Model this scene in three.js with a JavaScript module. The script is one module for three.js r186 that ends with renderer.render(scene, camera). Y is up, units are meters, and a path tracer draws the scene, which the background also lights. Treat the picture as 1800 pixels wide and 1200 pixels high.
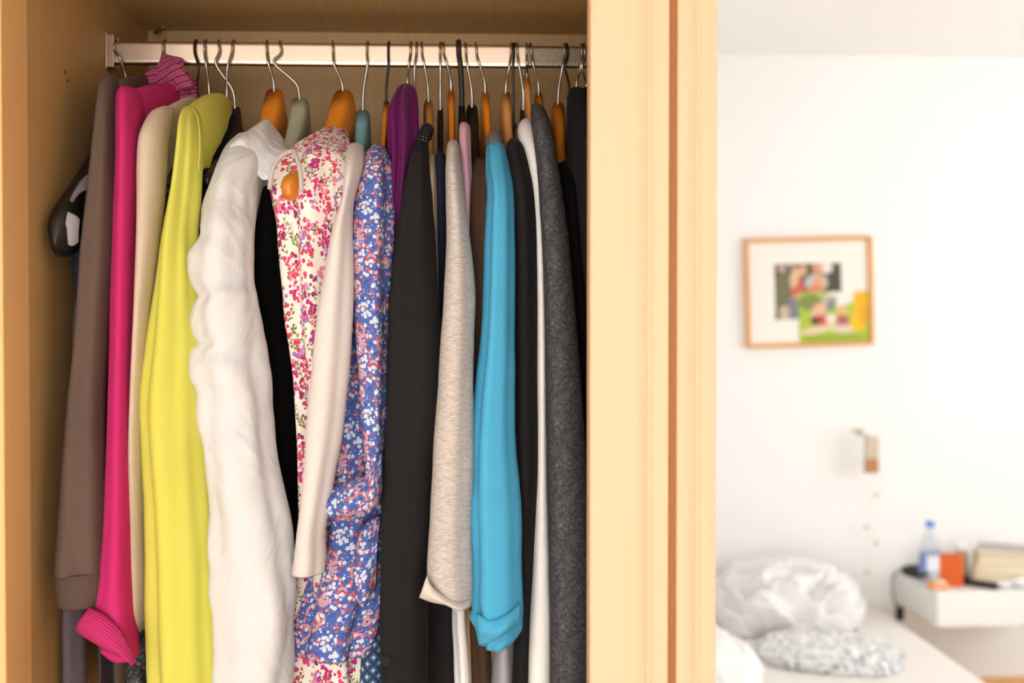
import * as THREE from 'three';
import { ImprovedNoise } from 'three/addons/math/ImprovedNoise.js';
import { RoundedBoxGeometry } from 'three/addons/geometries/RoundedBoxGeometry.js';
import { mergeGeometries } from 'three/addons/utils/BufferGeometryUtils.js';

// ---------------------------------------------------------------- camera, sky, sun, exposure
const scene = new THREE.Scene();
const F = 2000, EYE = 1.5;
const camera = new THREE.PerspectiveCamera(2 * Math.atan(600 / F) * 180 / Math.PI, 1.5, 0.05, 60);
camera.position.set(0, EYE, 0);
camera.rotation.order = 'YXZ';
camera.rotation.set(-Math.atan(36 / F), -Math.atan(80 / F), 0);
camera.focus = 1.68; camera.userData.fStop = 2.0;
camera.updateMatrixWorld(true);
scene.background = new THREE.Color().setRGB(0.92, 0.97, 1.0);
scene.backgroundIntensity = 9.0;
const sun = new THREE.DirectionalLight(new THREE.Color().setRGB(1, 0.97, 0.93), 24);
sun.position.set(0.4, 5.2, 6.2); sun.target.position.set(0, 0, 0);
sun.castShadow = true; sun.shadow.radius = 2; sun.shadow.mapSize.set(2048, 2048);
Object.assign(sun.shadow.camera, { left: -5, right: 5, top: 5, bottom: -5, near: 0.5, far: 20 });
scene.add(sun, sun.target);
const renderer = new THREE.WebGLRenderer({ antialias: true });
renderer.toneMapping = THREE.LinearToneMapping;
renderer.toneMappingExposure = 0.68;
renderer.shadowMap.enabled = true;

// ---------------------------------------------------------------- helpers
let seed = 7;
const rnd = () => { seed = (seed * 1664525 + 1013904223) >>> 0; return seed / 4294967296; };
const rr = (a, b) => a + (b - a) * rnd();
const noise = new ImprovedNoise();
const N3 = (x, y, z) => noise.noise(x + 31.3, y + 17.7, z + 5.1);
const V = (x, y, z) => new THREE.Vector3(x, y, z);
// a measured pixel and its distance into the room give a real place in the room
function at(px, py, d) {
  const v = V((px - 900) / F, -(py - 600) / F, -1).applyQuaternion(camera.quaternion);
  return v.multiplyScalar(d / -v.z).add(V(0, EYE, 0));
}
const used = {};
function numbered(n) { used[n] = (used[n] ?? -1) + 1; return used[n] ? n + '_' + String(used[n]).padStart(3, '0') : n; }
function thing(name, label, category, group) {
  const o = new THREE.Group(); o.name = numbered(name); scene.add(o);
  o.userData = { label, category }; if (group) o.userData.group = group;
  return o;
}
function part(name, geo, mat, parent, label) {
  const m = new THREE.Mesh(geo, mat); m.name = name; m.castShadow = m.receiveShadow = true;
  if (label) m.userData.label = label;
  parent.add(m); return m;
}
function struct(name, geo, mat, parent) {
  const m = part(parent ? name : numbered(name), geo, mat, parent ?? scene);
  if (!parent) m.userData.kind = 'structure';
  return m;
}
// puts a thing's origin at its base: its parts were built where they stand
function settle(g) {
  const box = new THREE.Box3().setFromObject(g), c = box.getCenter(V(0, 0, 0)); c.y = box.min.y;
  g.traverse((o) => { if (o.isMesh) o.geometry.translate(-c.x, -c.y, -c.z); });
  g.position.copy(c); return g;
}
function box(x0, x1, y0, y1, z0, z1, r = 0) {
  const w = x1 - x0, h = y1 - y0, d = z1 - z0;
  const g = r ? new RoundedBoxGeometry(w, h, d, 2, Math.min(r, w / 2.01, h / 2.01, d / 2.01)) : new THREE.BoxGeometry(w, h, d);
  // uv in metres
  const p = g.attributes.position, n = g.attributes.normal, uv = g.attributes.uv;
  for (let i = 0; i < p.count; i++) {
    const ax = Math.abs(n.getX(i)), ay = Math.abs(n.getY(i)), az = Math.abs(n.getZ(i));
    if (az >= ax && az >= ay) uv.setXY(i, p.getX(i), p.getY(i));
    else if (ax >= ay) uv.setXY(i, p.getZ(i), p.getY(i));
    else uv.setXY(i, p.getX(i), p.getZ(i));
  }
  g.translate((x0 + x1) / 2, (y0 + y1) / 2, (z0 + z1) / 2); return g;
}
const plain = (g) => { const h = g.index ? g.toNonIndexed() : g; return h; };
const join = (...gs) => mergeGeometries(gs.flat().map(plain));
// closed skin over rings of points; uv in metres (u runs both ways from the middle of the ring)
function skin(rings, mid = 0.25, capIn = 0) {
  const M = rings.length, N = rings[0].length, pos = [], uv = [], idx = [];
  let v = 0;
  for (let i = 0; i < M; i++) {
    const r = rings[i];
    const len = [0]; for (let j = 0; j < N; j++) len.push(len[j] + r[j].distanceTo(r[(j + 1) % N]));
    const m = len[Math.round(mid * N)];
    if (i) { let a = 0; for (let j = 0; j < N; j += Math.max(1, N >> 3)) a += r[j].distanceTo(rings[i - 1][j]); v += a / Math.ceil(N / Math.max(1, N >> 3)); }
    for (let j = 0; j <= N; j++) { const p = r[j % N]; pos.push(p.x, p.y, p.z); uv.push(len[j] - m, -v); }
  }
  const C = N + 1;
  for (let i = 0; i < M - 1; i++) for (let j = 0; j < N; j++) { const a = i * C + j, b = a + 1, c = a + C, d = c + 1; idx.push(a, c, b, b, c, d); }
  for (const [i, up] of [[0, 1], [M - 1, 0]]) {
    const r = rings[i], c = r.reduce((s, p) => s.add(p), V(0, 0, 0)).divideScalar(N);
    if (i && capIn) c.y += capIn;
    const k = pos.length / 3; pos.push(c.x, c.y, c.z); uv.push(0, i ? -v : 0);
    for (let j = 0; j < N; j++) up ? idx.push(k, i * C + j, i * C + j + 1) : idx.push(k, i * C + j + 1, i * C + j);
  }
  let vol = 0; const P = (i) => V(pos[3 * i], pos[3 * i + 1], pos[3 * i + 2]);
  for (let t = 0; t < idx.length; t += 3) { const a = P(idx[t]), b = P(idx[t + 1]), c = P(idx[t + 2]); vol += a.dot(b.cross(c)); }
  if (vol < 0) for (let t = 0; t < idx.length; t += 3) [idx[t + 1], idx[t + 2]] = [idx[t + 2], idx[t + 1]];
  const g = new THREE.BufferGeometry();
  g.setAttribute('position', new THREE.Float32BufferAttribute(pos, 3));
  g.setAttribute('uv', new THREE.Float32BufferAttribute(uv, 2));
  g.setIndex(idx); g.computeVertexNormals();
  const n = g.attributes.normal;
  for (let i = 0; i < M; i++) {
    const a = i * C, b = i * C + N, s = V(n.getX(a) + n.getX(b), n.getY(a) + n.getY(b), n.getZ(a) + n.getZ(b)).normalize();
    n.setXYZ(a, s.x, s.y, s.z); n.setXYZ(b, s.x, s.y, s.z);
  }
  return g;
}
const cr = (a, b, c, d, t) => 0.5 * (2 * b + (c - a) * t + (2 * a - 5 * b + 4 * c - d) * t * t + (3 * b - a - 3 * c + d) * t * t * t);
function fillRows(rows) { let d = 1.65, h = 0.04; return rows.map((r) => { d = r[3] ?? d; h = r[4] ?? h; return [r[0], r[1], r[2], d, h]; }); }
// hanging cloth: rows are [py, left, right, depth, half depth]; folds run down it, wrinkles lie across it
function cloth(rows, o = {}) {
  const R = fillRows(rows), n = R.length, per = o.per ?? 7, NN = o.n ?? 44, e = 2 / (o.e ?? 2.2);
  const folds = o.folds ?? [[3, 0.003, rr(0, 6), rr(-2, 2)], [5, 0.002, rr(0, 6), rr(-2, 2)]];
  const wr = o.wr ?? 0.0025, wf = o.wf ?? [14, 9, 14], sk = o.skew ?? 0.4, off = rr(0, 40);
  const rings = [];
  for (let i = 0; i < n - 1; i++) for (let k = 0; k < per || (i === n - 2 && k === per); k++) {
    const t = k / per, q = [0, 1, 2, 3, 4].map((c) => cr(R[Math.max(0, i - 1)][c], R[i][c], R[i + 1][c], R[Math.min(n - 1, i + 2)][c], t));
    const T = (i + t) / (n - 1), a = Math.max(0.001, (q[2] - q[1]) / 2 * (q[3] - 0.3 * q[4]) / F), b = Math.max(0.002, q[4]), c = at((q[1] + q[2]) / 2, q[0], q[3]);
    const env = Math.min(1, T * 6 + 0.1), ring = [];
    for (let j = 0; j < NN; j++) {
      const th = 2 * Math.PI * j / NN, cs = Math.cos(th), sn = Math.sin(th);
      let x = a * Math.sign(cs) * Math.abs(cs) ** e, z = b * Math.sign(sn) * Math.abs(sn) ** e;
      let dsp = 0; const len = Math.hypot(x, z) || 1;
      for (const [kk, am, ph, tw] of folds) dsp += am * Math.sin(kk * th + ph + tw * T);
      const wx = c.x + x, wy = c.y, wz = c.z + z;
      dsp += wr * N3((wx + off) * wf[0] + sk * wy * 6, wy * wf[1] + sk * 8 * wx, wz * wf[2]) * 1.6 + wr * 0.4 * N3((wx + off) * wf[0] * 3, wy * wf[1] * 3, wz * 30);
      dsp = Math.max(-0.5 * Math.min(a, b), dsp * env * Math.min(1, a / 0.02));
      ring.push(V(c.x + x + dsp * x / len, c.y + (o.tilt ?? 0) * x + (o.lift ? o.lift(T, th) : 0), c.z + z + dsp * z / len));
    }
    rings.push(ring);
  }
  if (o.hollow) {   // an open end: the cloth turns in and runs back up inside
    const last = rings[rings.length - 1], c = last.reduce((s, p) => s.add(p), V(0, 0, 0)).divideScalar(NN);
    for (const [k, up] of [[0.95, -0.002], [0.88, 0.001], [0.84, 0.03]]) rings.push(last.map((p) => V(c.x + (p.x - c.x) * k, p.y + up, c.z + (p.z - c.z) * k)));
  }
  return skin(rings, 0.25);
}
// the trunk of a garment on its hanger: neck and shoulder end given by pixel and depth
function trunk([npx, npy, fpx, fpy, bottom, thick = 0.022, dF = 1.69, drift = 0], o = {}) {
  const Np = at(npx, npy, 1.85), Fp = at(fpx, fpy, dF), dir = V(Fp.x - Np.x, 0, Fp.z - Np.z), L = dir.length(); dir.normalize();
  const side = V(-dir.z, 0, dir.x), yB = at(fpx, bottom, dF).y, NN = 28, rings = [];
  const ys = [[0, 0.12, 0.4], [0.15, 0.3, 0.7], [0.45, 0.6, 0.85], [0.75, 0.84, 0.95], [1, 0.97, 1], [1.25, 1, 1], [1.7, 0.97, 1.02]];
  const drop = Np.y - Fp.y, prof = ys.map(([a, s, h]) => [Np.y - a * drop, s, h]);
  for (let k = 1; k <= 14; k++) { const y0 = Np.y - 1.7 * drop; prof.push([y0 + (yB - y0) * k / 14, 0.95 - 0.02 * Math.sin(k), 1.05 + 0.15 * k / 14]); }
  const off = rr(0, 50);
  for (const [y, s, h] of prof) {
    const ring = [], t = (Np.y - y) / (Np.y - yB);
    for (let j = 0; j < NN; j++) {
      const th = 2 * Math.PI * j / NN, a = s * L * Math.sign(Math.sin(th)) * Math.abs(Math.sin(th)) ** 0.75, b = thick / 2 * h * Math.sign(Math.cos(th)) * Math.abs(Math.cos(th)) ** 0.75;
      const w = b * (1 + 0.35 * N3(off + a * 22, y * 3, b * 40) * Math.min(1, t * 4)) + 0.003 * Math.sin(a * 40 + off) * Math.min(1, t * 2);
      ring.push(V(Np.x + (a > 0 ? dir.x : 0.15 * dir.x) * a + side.x * w + drift * t, y, Np.z + dir.z * a + side.z * w));
    }
    rings.push(ring);
  }
  return skin(rings, 0.25);
}
// a sheet of cloth with thickness between two measured edges
function sheet(A, B, o = {}) {
  const ca = new THREE.CatmullRomCurve3(A.map((p) => at(...p))), cb = new THREE.CatmullRomCurve3(B.map((p) => at(...p)));
  const nu = o.nu ?? 28, nv = o.nv ?? 9, th = o.th ?? 0.004, bulge = o.bulge ?? 0.006, wr = o.wr ?? 0.0015, off = rr(0, 50), rings = [];
  for (let i = 0; i <= nu; i++) {
    const u = i / nu, a = ca.getPoint(u), b = cb.getPoint(u), f = [], r = [];
    for (let j = 0; j <= nv; j++) {
      const v = j / nv, p = a.clone().lerp(b, v); p.z += bulge * Math.sin(Math.PI * v) + wr * N3(p.x * 40 + off, p.y * 40, 3);
      f.push(p); r.unshift(p.clone().add(V(0, 0, -th * (0.3 + 0.7 * Math.sin(Math.PI * Math.min(0.9, Math.max(0.1, v)))))));
    }
    rings.push([...f, ...r]);
  }
  return skin(rings, 0.25);
}
const tube = (pts, r, n = 40, rad = 8) => new THREE.TubeGeometry(new THREE.CatmullRomCurve3(pts, false, 'centripetal'), n, r, rad);

// ---------------------------------------------------------------- textures
function tex(c, w, h = w, rot) {   // w, h: size of one tile in metres
  const t = c.isTexture ? c : new THREE.CanvasTexture(c);
  t.wrapS = t.wrapT = THREE.RepeatWrapping; t.magFilter = THREE.LinearFilter; t.repeat.set(1 / w, 1 / h); if (rot) t.rotation = rot;
  return t;
}
function canvas(w, h, bg) { const c = document.createElement('canvas'); c.width = w; c.height = h; const g = c.getContext('2d'); g.fillStyle = bg; g.fillRect(0, 0, w, h); return [c, g]; }
function data(n, m, fn, srgb = true) {
  const d = new Uint8Array(n * m * 4);
  for (let y = 0; y < m; y++) for (let x = 0; x < n; x++) { const v = fn(x, y), i = (y * n + x) * 4; d[i] = v[0]; d[i + 1] = v[1]; d[i + 2] = v[2]; d[i + 3] = 255; }
  const t = new THREE.DataTexture(d, n, m); if (srgb) t.colorSpace = THREE.SRGBColorSpace; t.needsUpdate = true; return t;
}
const hex = (h) => [parseInt(h.slice(1, 3), 16), parseInt(h.slice(3, 5), 16), parseInt(h.slice(5, 7), 16)];
const cl = (v) => Math.max(0, Math.min(255, v));
function tileNoise(x, y, n, f) { // periodic noise
  const a = 2 * Math.PI * x / n, b = 2 * Math.PI * y / n, r = f / 6.28;
  return N3(Math.cos(a) * r, Math.sin(a) * r + Math.cos(b) * r, Math.sin(b) * r);
}
function woodTex(base, dark, amount = 1, n = 512) {   // grain runs along v
  const A = hex(base), B = hex(dark);
  const cols = Array.from({ length: n }, (_, x) => 0.5 + 0.5 * tileNoise(x, 3, n, 60) + 0.35 * tileNoise(x, 9, n, 200));
  return data(n, n, (x, y) => {
    const g = cols[(x + Math.round(5 * tileNoise(x, y, n, 5)) + n) % n], p = (Math.sin(x * 12.9898 + Math.floor(y / 24 + 7 * Math.sin(x * 3.1)) * 78.233) * 43758.5453 % 1);
    const k = Math.max(0, Math.min(1, (g * 0.55 + (Math.abs(p) > 0.93 ? 0.35 : 0)) * amount));
    return A.map((a, i) => cl(a + (B[i] - a) * k));
  });
}
function stamp(g, n, x, y, r, fn) { for (const dx of [-n, 0, n]) for (const dy of [-n, 0, n]) { if (x + dx < -r || x + dx > n + r || y + dy < -r || y + dy > n + r) continue; g.save(); g.translate(x + dx, y + dy); fn(); g.restore(); } }
function pinkFloral() {
  const n = 1024, [c, g] = canvas(n, n, '#ece3d6');
  const blob = (col, r, k = 1) => { g.fillStyle = col; g.beginPath(); g.ellipse(0, 0, r, r * k, 0, 0, 7); g.fill(); };
  for (let i = 0; i < 150; i++) { const x = rr(0, n), y = rr(0, n), a = rr(-0.6, 0.6), L = rr(40, 90), col = ['#7d7a3c', '#8f8a52', '#6a6a35'][i % 3];
    stamp(g, n, x, y, 120, () => { g.rotate(a); g.strokeStyle = col; g.lineWidth = 4; g.beginPath(); g.moveTo(0, 0); g.quadraticCurveTo(12, -L / 2, 0, -L); g.stroke(); for (let k = 0; k < 4; k++) { g.save(); g.translate((k % 2 ? 9 : -9), -L * k / 4); g.rotate(k % 2 ? 0.6 : -0.6); blob(col, 5, 2.2); g.restore(); } }); }
  const cols = ['#c4205f', '#d6387a', '#b32a74', '#cf3f55', '#a06bb0', '#b98cc0', '#dd7d98', '#8e2c56'];
  for (let i = 0; i < 290; i++) { const x = rr(0, n), y = rr(0, n), col = cols[Math.floor(rr(0, 8))], m = Math.floor(rr(4, 10)), q = Array.from({ length: m }, () => [rr(-20, 20), rr(-56, 56), rr(5, 12)]);
    stamp(g, n, x, y, 80, () => { for (const [a, b, r] of q) { g.save(); g.translate(a, b); blob(col, r, 1.2); g.fillStyle = 'rgba(255,240,235,.35)'; g.beginPath(); g.arc(-r / 4, -r / 4, r / 3, 0, 7); g.fill(); g.restore(); } }); }
  return c;
}
function blueFloral() {
  const n = 1024, [c, g] = canvas(n, n, '#5068ac');
  for (let i = 0; i < 700; i++) { const x = rr(0, n), y = rr(0, n), col = ['#43548f', '#8fa3d4', '#34406f', '#dfe2ee'][i % 4], r = rr(4, 10); stamp(g, n, x, y, 20, () => { g.fillStyle = col; g.beginPath(); g.arc(0, 0, r, 0, 7); g.fill(); }); }
  for (let i = 0; i < 30; i++) { const x = rr(0, n), y = rr(0, n), a = rr(0, 6), L = rr(50, 120);
    stamp(g, n, x, y, 240, () => { g.rotate(a); for (const [col, w] of [['#e0604c', 30], ['#e8e4ea', 16], ['#4d66ad', 7]]) { g.strokeStyle = col; g.lineWidth = w; g.lineCap = 'round'; g.beginPath(); g.moveTo(0, 0); g.bezierCurveTo(L, -L / 2, L * 1.4, L * 0.7, L * 0.6, L); g.stroke(); } }); }
  for (let i = 0; i < 430; i++) { const x = rr(0, n), y = rr(0, n), a = rr(0, 6), r = rr(9, 18), w = i % 2 > 0; stamp(g, n, x, y, 50, () => { g.rotate(a); if (w) { g.fillStyle = ['#f2f0ee', '#e9ecf4'][i % 2]; for (let k = 0; k < 5; k++) { g.rotate(1.2566); g.beginPath(); g.ellipse(r * 0.75, 0, r * 0.62, r * 0.45, 0, 0, 7); g.fill(); } g.fillStyle = '#3f4c86'; g.beginPath(); g.arc(0, 0, r * 0.3, 0, 7); g.fill(); } else { g.fillStyle = ['#e25a47', '#d94d43', '#ee7a60'][i % 3]; g.beginPath(); g.ellipse(0, 0, r * 1.3, r * 0.7, 0, 0, 7); g.fill(); } }); }
  for (let i = 0; i < 12; i++) { const x = rr(0, n), y = rr(0, n), a = rr(0, 6), L = rr(45, 80); stamp(g, n, x, y, 200, () => { g.rotate(a); for (const [col, w] of [['#e2624c', 34], ['#ece8ec', 20], ['#4a62a8', 9]]) { g.strokeStyle = col; g.lineWidth = w; g.lineCap = 'round'; g.beginPath(); g.moveTo(0, 0); g.bezierCurveTo(L, -L / 2, L * 1.4, L * 0.7, L * 0.6, L); g.stroke(); } }); }
  return c;
}
function diamonds() {
  const n = 256, [c, g] = canvas(n, n, '#4c6684');
  g.strokeStyle = '#2e4262'; g.lineWidth = 22;
  for (let i = -2; i <= 4; i++) { g.beginPath(); g.moveTo(i * 128 - 64, -64); g.lineTo(i * 128 + 256 + 64, 320 - 0); g.stroke(); g.beginPath(); g.moveTo(i * 128 + 64, -64); g.lineTo(i * 128 - 256 - 64, 320); g.stroke(); }
  g.fillStyle = '#b9c6d4'; for (const [x, y] of [[0, 64], [128, 64], [256, 64], [64, 0], [192, 0], [64, 128], [192, 128], [0, 192], [128, 192], [256, 192], [64, 256], [192, 256]]) { g.save(); g.translate(x, y); g.rotate(Math.PI / 4); g.fillRect(-15, -15, 30, 30); g.restore(); }
  return c;
}
const knitBump = data(64, 64, (x, y) => { const u = (x % 16) / 16, v = ((y + Math.abs(u - 0.5) * 14) % 8) / 8, h = 120 + 90 * Math.sin(Math.PI * u) * Math.sin(Math.PI * v) + 40 * Math.sin(2 * Math.PI * u); return [cl(h), cl(h), cl(h)]; }, false);
const ribBump = data(64, 64, (x) => { const h = 128 + 120 * Math.sin(x / 64 * 2 * Math.PI * 4); return [cl(h), cl(h), cl(h)]; }, false);
const weaveBump = data(64, 64, (x, y) => { const h = 128 + 60 * Math.sin(x / 64 * 2 * Math.PI * 16) + 60 * Math.sin(y / 64 * 2 * Math.PI * 16); return [cl(h), cl(h), cl(h)]; }, false);
function melange(a, b, amount, sx, sy, n = 512) { const A = hex(a), B = hex(b); return data(n, n, (x, y) => { const k = Math.max(0, Math.min(1, 0.5 + amount * (0.9 * tileNoise(x, y * sy / sx, n, sx) + 0.5 * (rnd() - 0.5) + 0.6 * tileNoise(x + 91, y, n, sx * 2.4)))); return A.map((v, i) => cl(v + (B[i] - v) * k)); }); }
function flecks(a, b, n = 256) { const A = hex(a), B = hex(b); return data(n, n, (x, y) => { const r = rnd(), k = Math.max(0, Math.min(1, 0.35 + 0.7 * (r - 0.5) + (rnd() > 0.93 ? 0.45 : 0) + 0.5 * tileNoise(x, y, n, 60) + 0.3 * tileNoise(x, y + 77, n, 24))); return A.map((v, i) => cl(v + (B[i] - v) * k)); }); }
function streaks(a, b, n = 512) {  // marl knit: short level dashes
  const A = hex(a), B = hex(b), f = new Float32Array(n * n);
  for (let i = 0; i < 5200; i++) { const y = Math.floor(rr(0, n)), x0 = Math.floor(rr(0, n)), L = rr(6, 46), s = rr(-0.5, 0.75); for (let k = 0; k < L; k++) f[y * n + (x0 + k) % n] += s; }
  return data(n, n, (x, y) => { const k = Math.max(0, Math.min(1, 0.35 + f[y * n + x] + 0.2 * (rnd() - 0.5))); return A.map((v, i) => cl(v + (B[i] - v) * k)); });
}
const creaseBump = data(512, 512, (x, y) => { const r = (f, o) => 1 - Math.min(1, Math.abs(tileNoise(x + o, y + 0.4 * o, 512, f)) * 3.2); const h = 70 + 40 * r(9, 5) ** 2 + 20 * r(22, 70) ** 2 + 90 * tileNoise(x, y, 512, 14); return [cl(h), cl(h), cl(h)]; }, false);
// ---------------------------------------------------------------- materials
const std = (o) => new THREE.MeshStandardMaterial({ roughness: 0.9, side: THREE.DoubleSide, ...o });
function fabric(color, o = {}) {
  const m = new THREE.MeshPhysicalMaterial({ color, roughness: o.rough ?? 0.95, side: THREE.DoubleSide, sheen: o.sheen ?? 0.1, sheenRoughness: 0.6, specularIntensity: 0.25 });
  m.sheenColor = new THREE.Color(color).lerp(new THREE.Color('#ffffff'), 0.3);
  if (o.map) { m.map = o.map; m.map.colorSpace = THREE.SRGBColorSpace; m.color.set('#ffffff'); m.sheenColor = new THREE.Color('#555555'); }
  const bump = o.bump ?? 'weave';
  if (bump) { const t = { knit: knitBump, rib: ribBump, weave: weaveBump, crease: creaseBump }[bump].clone(); t.needsUpdate = true; m.bumpMap = tex(t, o.bs ?? (bump === 'weave' ? 0.02 : 0.012)); m.bumpScale = o.bh ?? (bump === 'weave' ? 0.0002 : 0.0006); }
  return m;
}
const vein = (a, b, amt, w, h) => tex(woodTex(a, b, amt), w, h);
const M = {
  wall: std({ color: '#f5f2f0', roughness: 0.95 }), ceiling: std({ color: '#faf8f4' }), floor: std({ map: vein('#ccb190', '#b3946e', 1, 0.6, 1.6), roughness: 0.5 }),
  beech: std({ map: vein('#eec29e', '#e7b68c', 0.5, 0.5, 1.4), roughness: 0.5 }), post: std({ map: vein('#e8b87e', '#dca868', 0.7, 0.5, 1.4), roughness: 0.5 }), gapShade: std({ color: '#a9703a', roughness: 0.6 }),  // the last, dark tone carries the shade of the groove between the boards
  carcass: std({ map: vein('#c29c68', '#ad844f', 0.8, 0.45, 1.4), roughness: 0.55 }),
  chrome: std({ color: '#cfbba8', metalness: 1, roughness: 0.3 }), mottledMetal: std({ map: tex(melange('#6d6257', '#94866f', 1.3, 40, 40), 0.06), metalness: 1, roughness: 0.45 }),
  wire: std({ color: '#a9a39b', metalness: 1, roughness: 0.25 }), darkWire: std({ color: '#3b352f', metalness: 0.9, roughness: 0.35 }),
  hangerWood: new THREE.MeshPhysicalMaterial({ map: vein('#d98324', '#b8650f', 1, 0.05, 0.3), roughness: 0.35, clearcoat: 0.5, clearcoatRoughness: 0.25, side: THREE.DoubleSide }),
  paleWood: new THREE.MeshPhysicalMaterial({ map: vein('#cf9150', '#b07436', 1, 0.05, 0.3), roughness: 0.4, clearcoat: 0.3, clearcoatRoughness: 0.3, side: THREE.DoubleSide }),
  black: std({ color: '#15120f', roughness: 0.45 }), sage: fabric('#9c9c86', { bump: 'weave' }), teal: fabric('#6f979a', { bump: 'weave' }),
  white: std({ color: '#f2f0ec', roughness: 0.4 }),
};
// ---------------------------------------------------------------- the room
const XL = -0.573, H = 2.44, WALL = -4.0, X0 = -2.6, X1 = 3.2, ZB = 2.6, NOOK = 0.42;
struct('floor', box(X0 - 0.2, X1 + 0.2, -0.1, 0, WALL - 0.2, ZB + 0.2), M.floor);
struct('ceiling', box(X0 - 0.2, X1 + 0.2, H, H + 0.15, WALL - 0.2, ZB + 0.2), M.ceiling);
struct('wall_back', box(NOOK - 0.12, X1 + 0.2, 0, H, WALL - 0.15, WALL), M.wall);
struct('wall_nook', box(NOOK - 0.12, NOOK, 0, H, WALL, -2.12), M.wall);
struct('wall_wardrobe', box(X0, NOOK - 0.12, 0, H, -2.24, -2.12), M.wall);
struct('wall_left', box(X0 - 0.15, X0, 0, H, -2.24, ZB), M.wall);
function holed(name, at0, at1, lo, hi, fixed0, fixed1, alongX) {   // a wall with one opening
  const [a, b] = [at0, at1], [p, q, y0, y1] = lo, g = [];
  const bx = (u0, u1, v0, v1) => g.push(alongX ? box(u0, u1, v0, v1, fixed0, fixed1) : box(fixed0, fixed1, v0, v1, u0, u1));
  bx(a, p, 0, H); bx(q, b, 0, H); bx(p, q, 0, y0); bx(p, q, y1, H);
  return struct(name, join(g), M.wall);
}
holed('wall_front', X0 - 0.15, X1 + 0.15, [-1.95, 0.95, 0.12, 2.3], 0, ZB, ZB + 0.15, true);
holed('wall_right', WALL, ZB, [-3.2, -1.15, 0.85, 2.18], 0, X1, X1 + 0.15, false);  // opening added in this unseen wall to light the bed and back wall
function windowFrame(name, u0, u1, y0, y1, w, alongX) {
  const g = new THREE.Group(); g.name = name; g.userData.kind = 'structure'; scene.add(g);
  const bx = (a, b, c, d) => alongX ? box(a, b, c, d, w, w + 0.06, 0.006) : box(w, w + 0.06, c, d, a, b, 0.006);
  for (const [a, b, c, d] of [[u0, u1, y0, y0 + 0.05], [u0, u1, y1 - 0.05, y1], [u0, u0 + 0.05, y0, y1], [u1 - 0.05, u1, y0, y1], [(u0 + u1) / 2 - 0.03, (u0 + u1) / 2 + 0.03, y0, y1]]) struct('window_frame', bx(a, b, c, d), M.white, g);
}
windowFrame('window_1', -1.95, 0.95, 0.12, 2.3, ZB + 0.05, true);
windowFrame('added_window_2', -3.2, -1.15, 0.85, 2.18, X1 + 0.05, false);  // unseen window, added and sized to brighten the bedroom
struct('baseboard_back', box(NOOK, X1, 0, 0.222, WALL, WALL + 0.02, 0.004), M.post);

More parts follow.
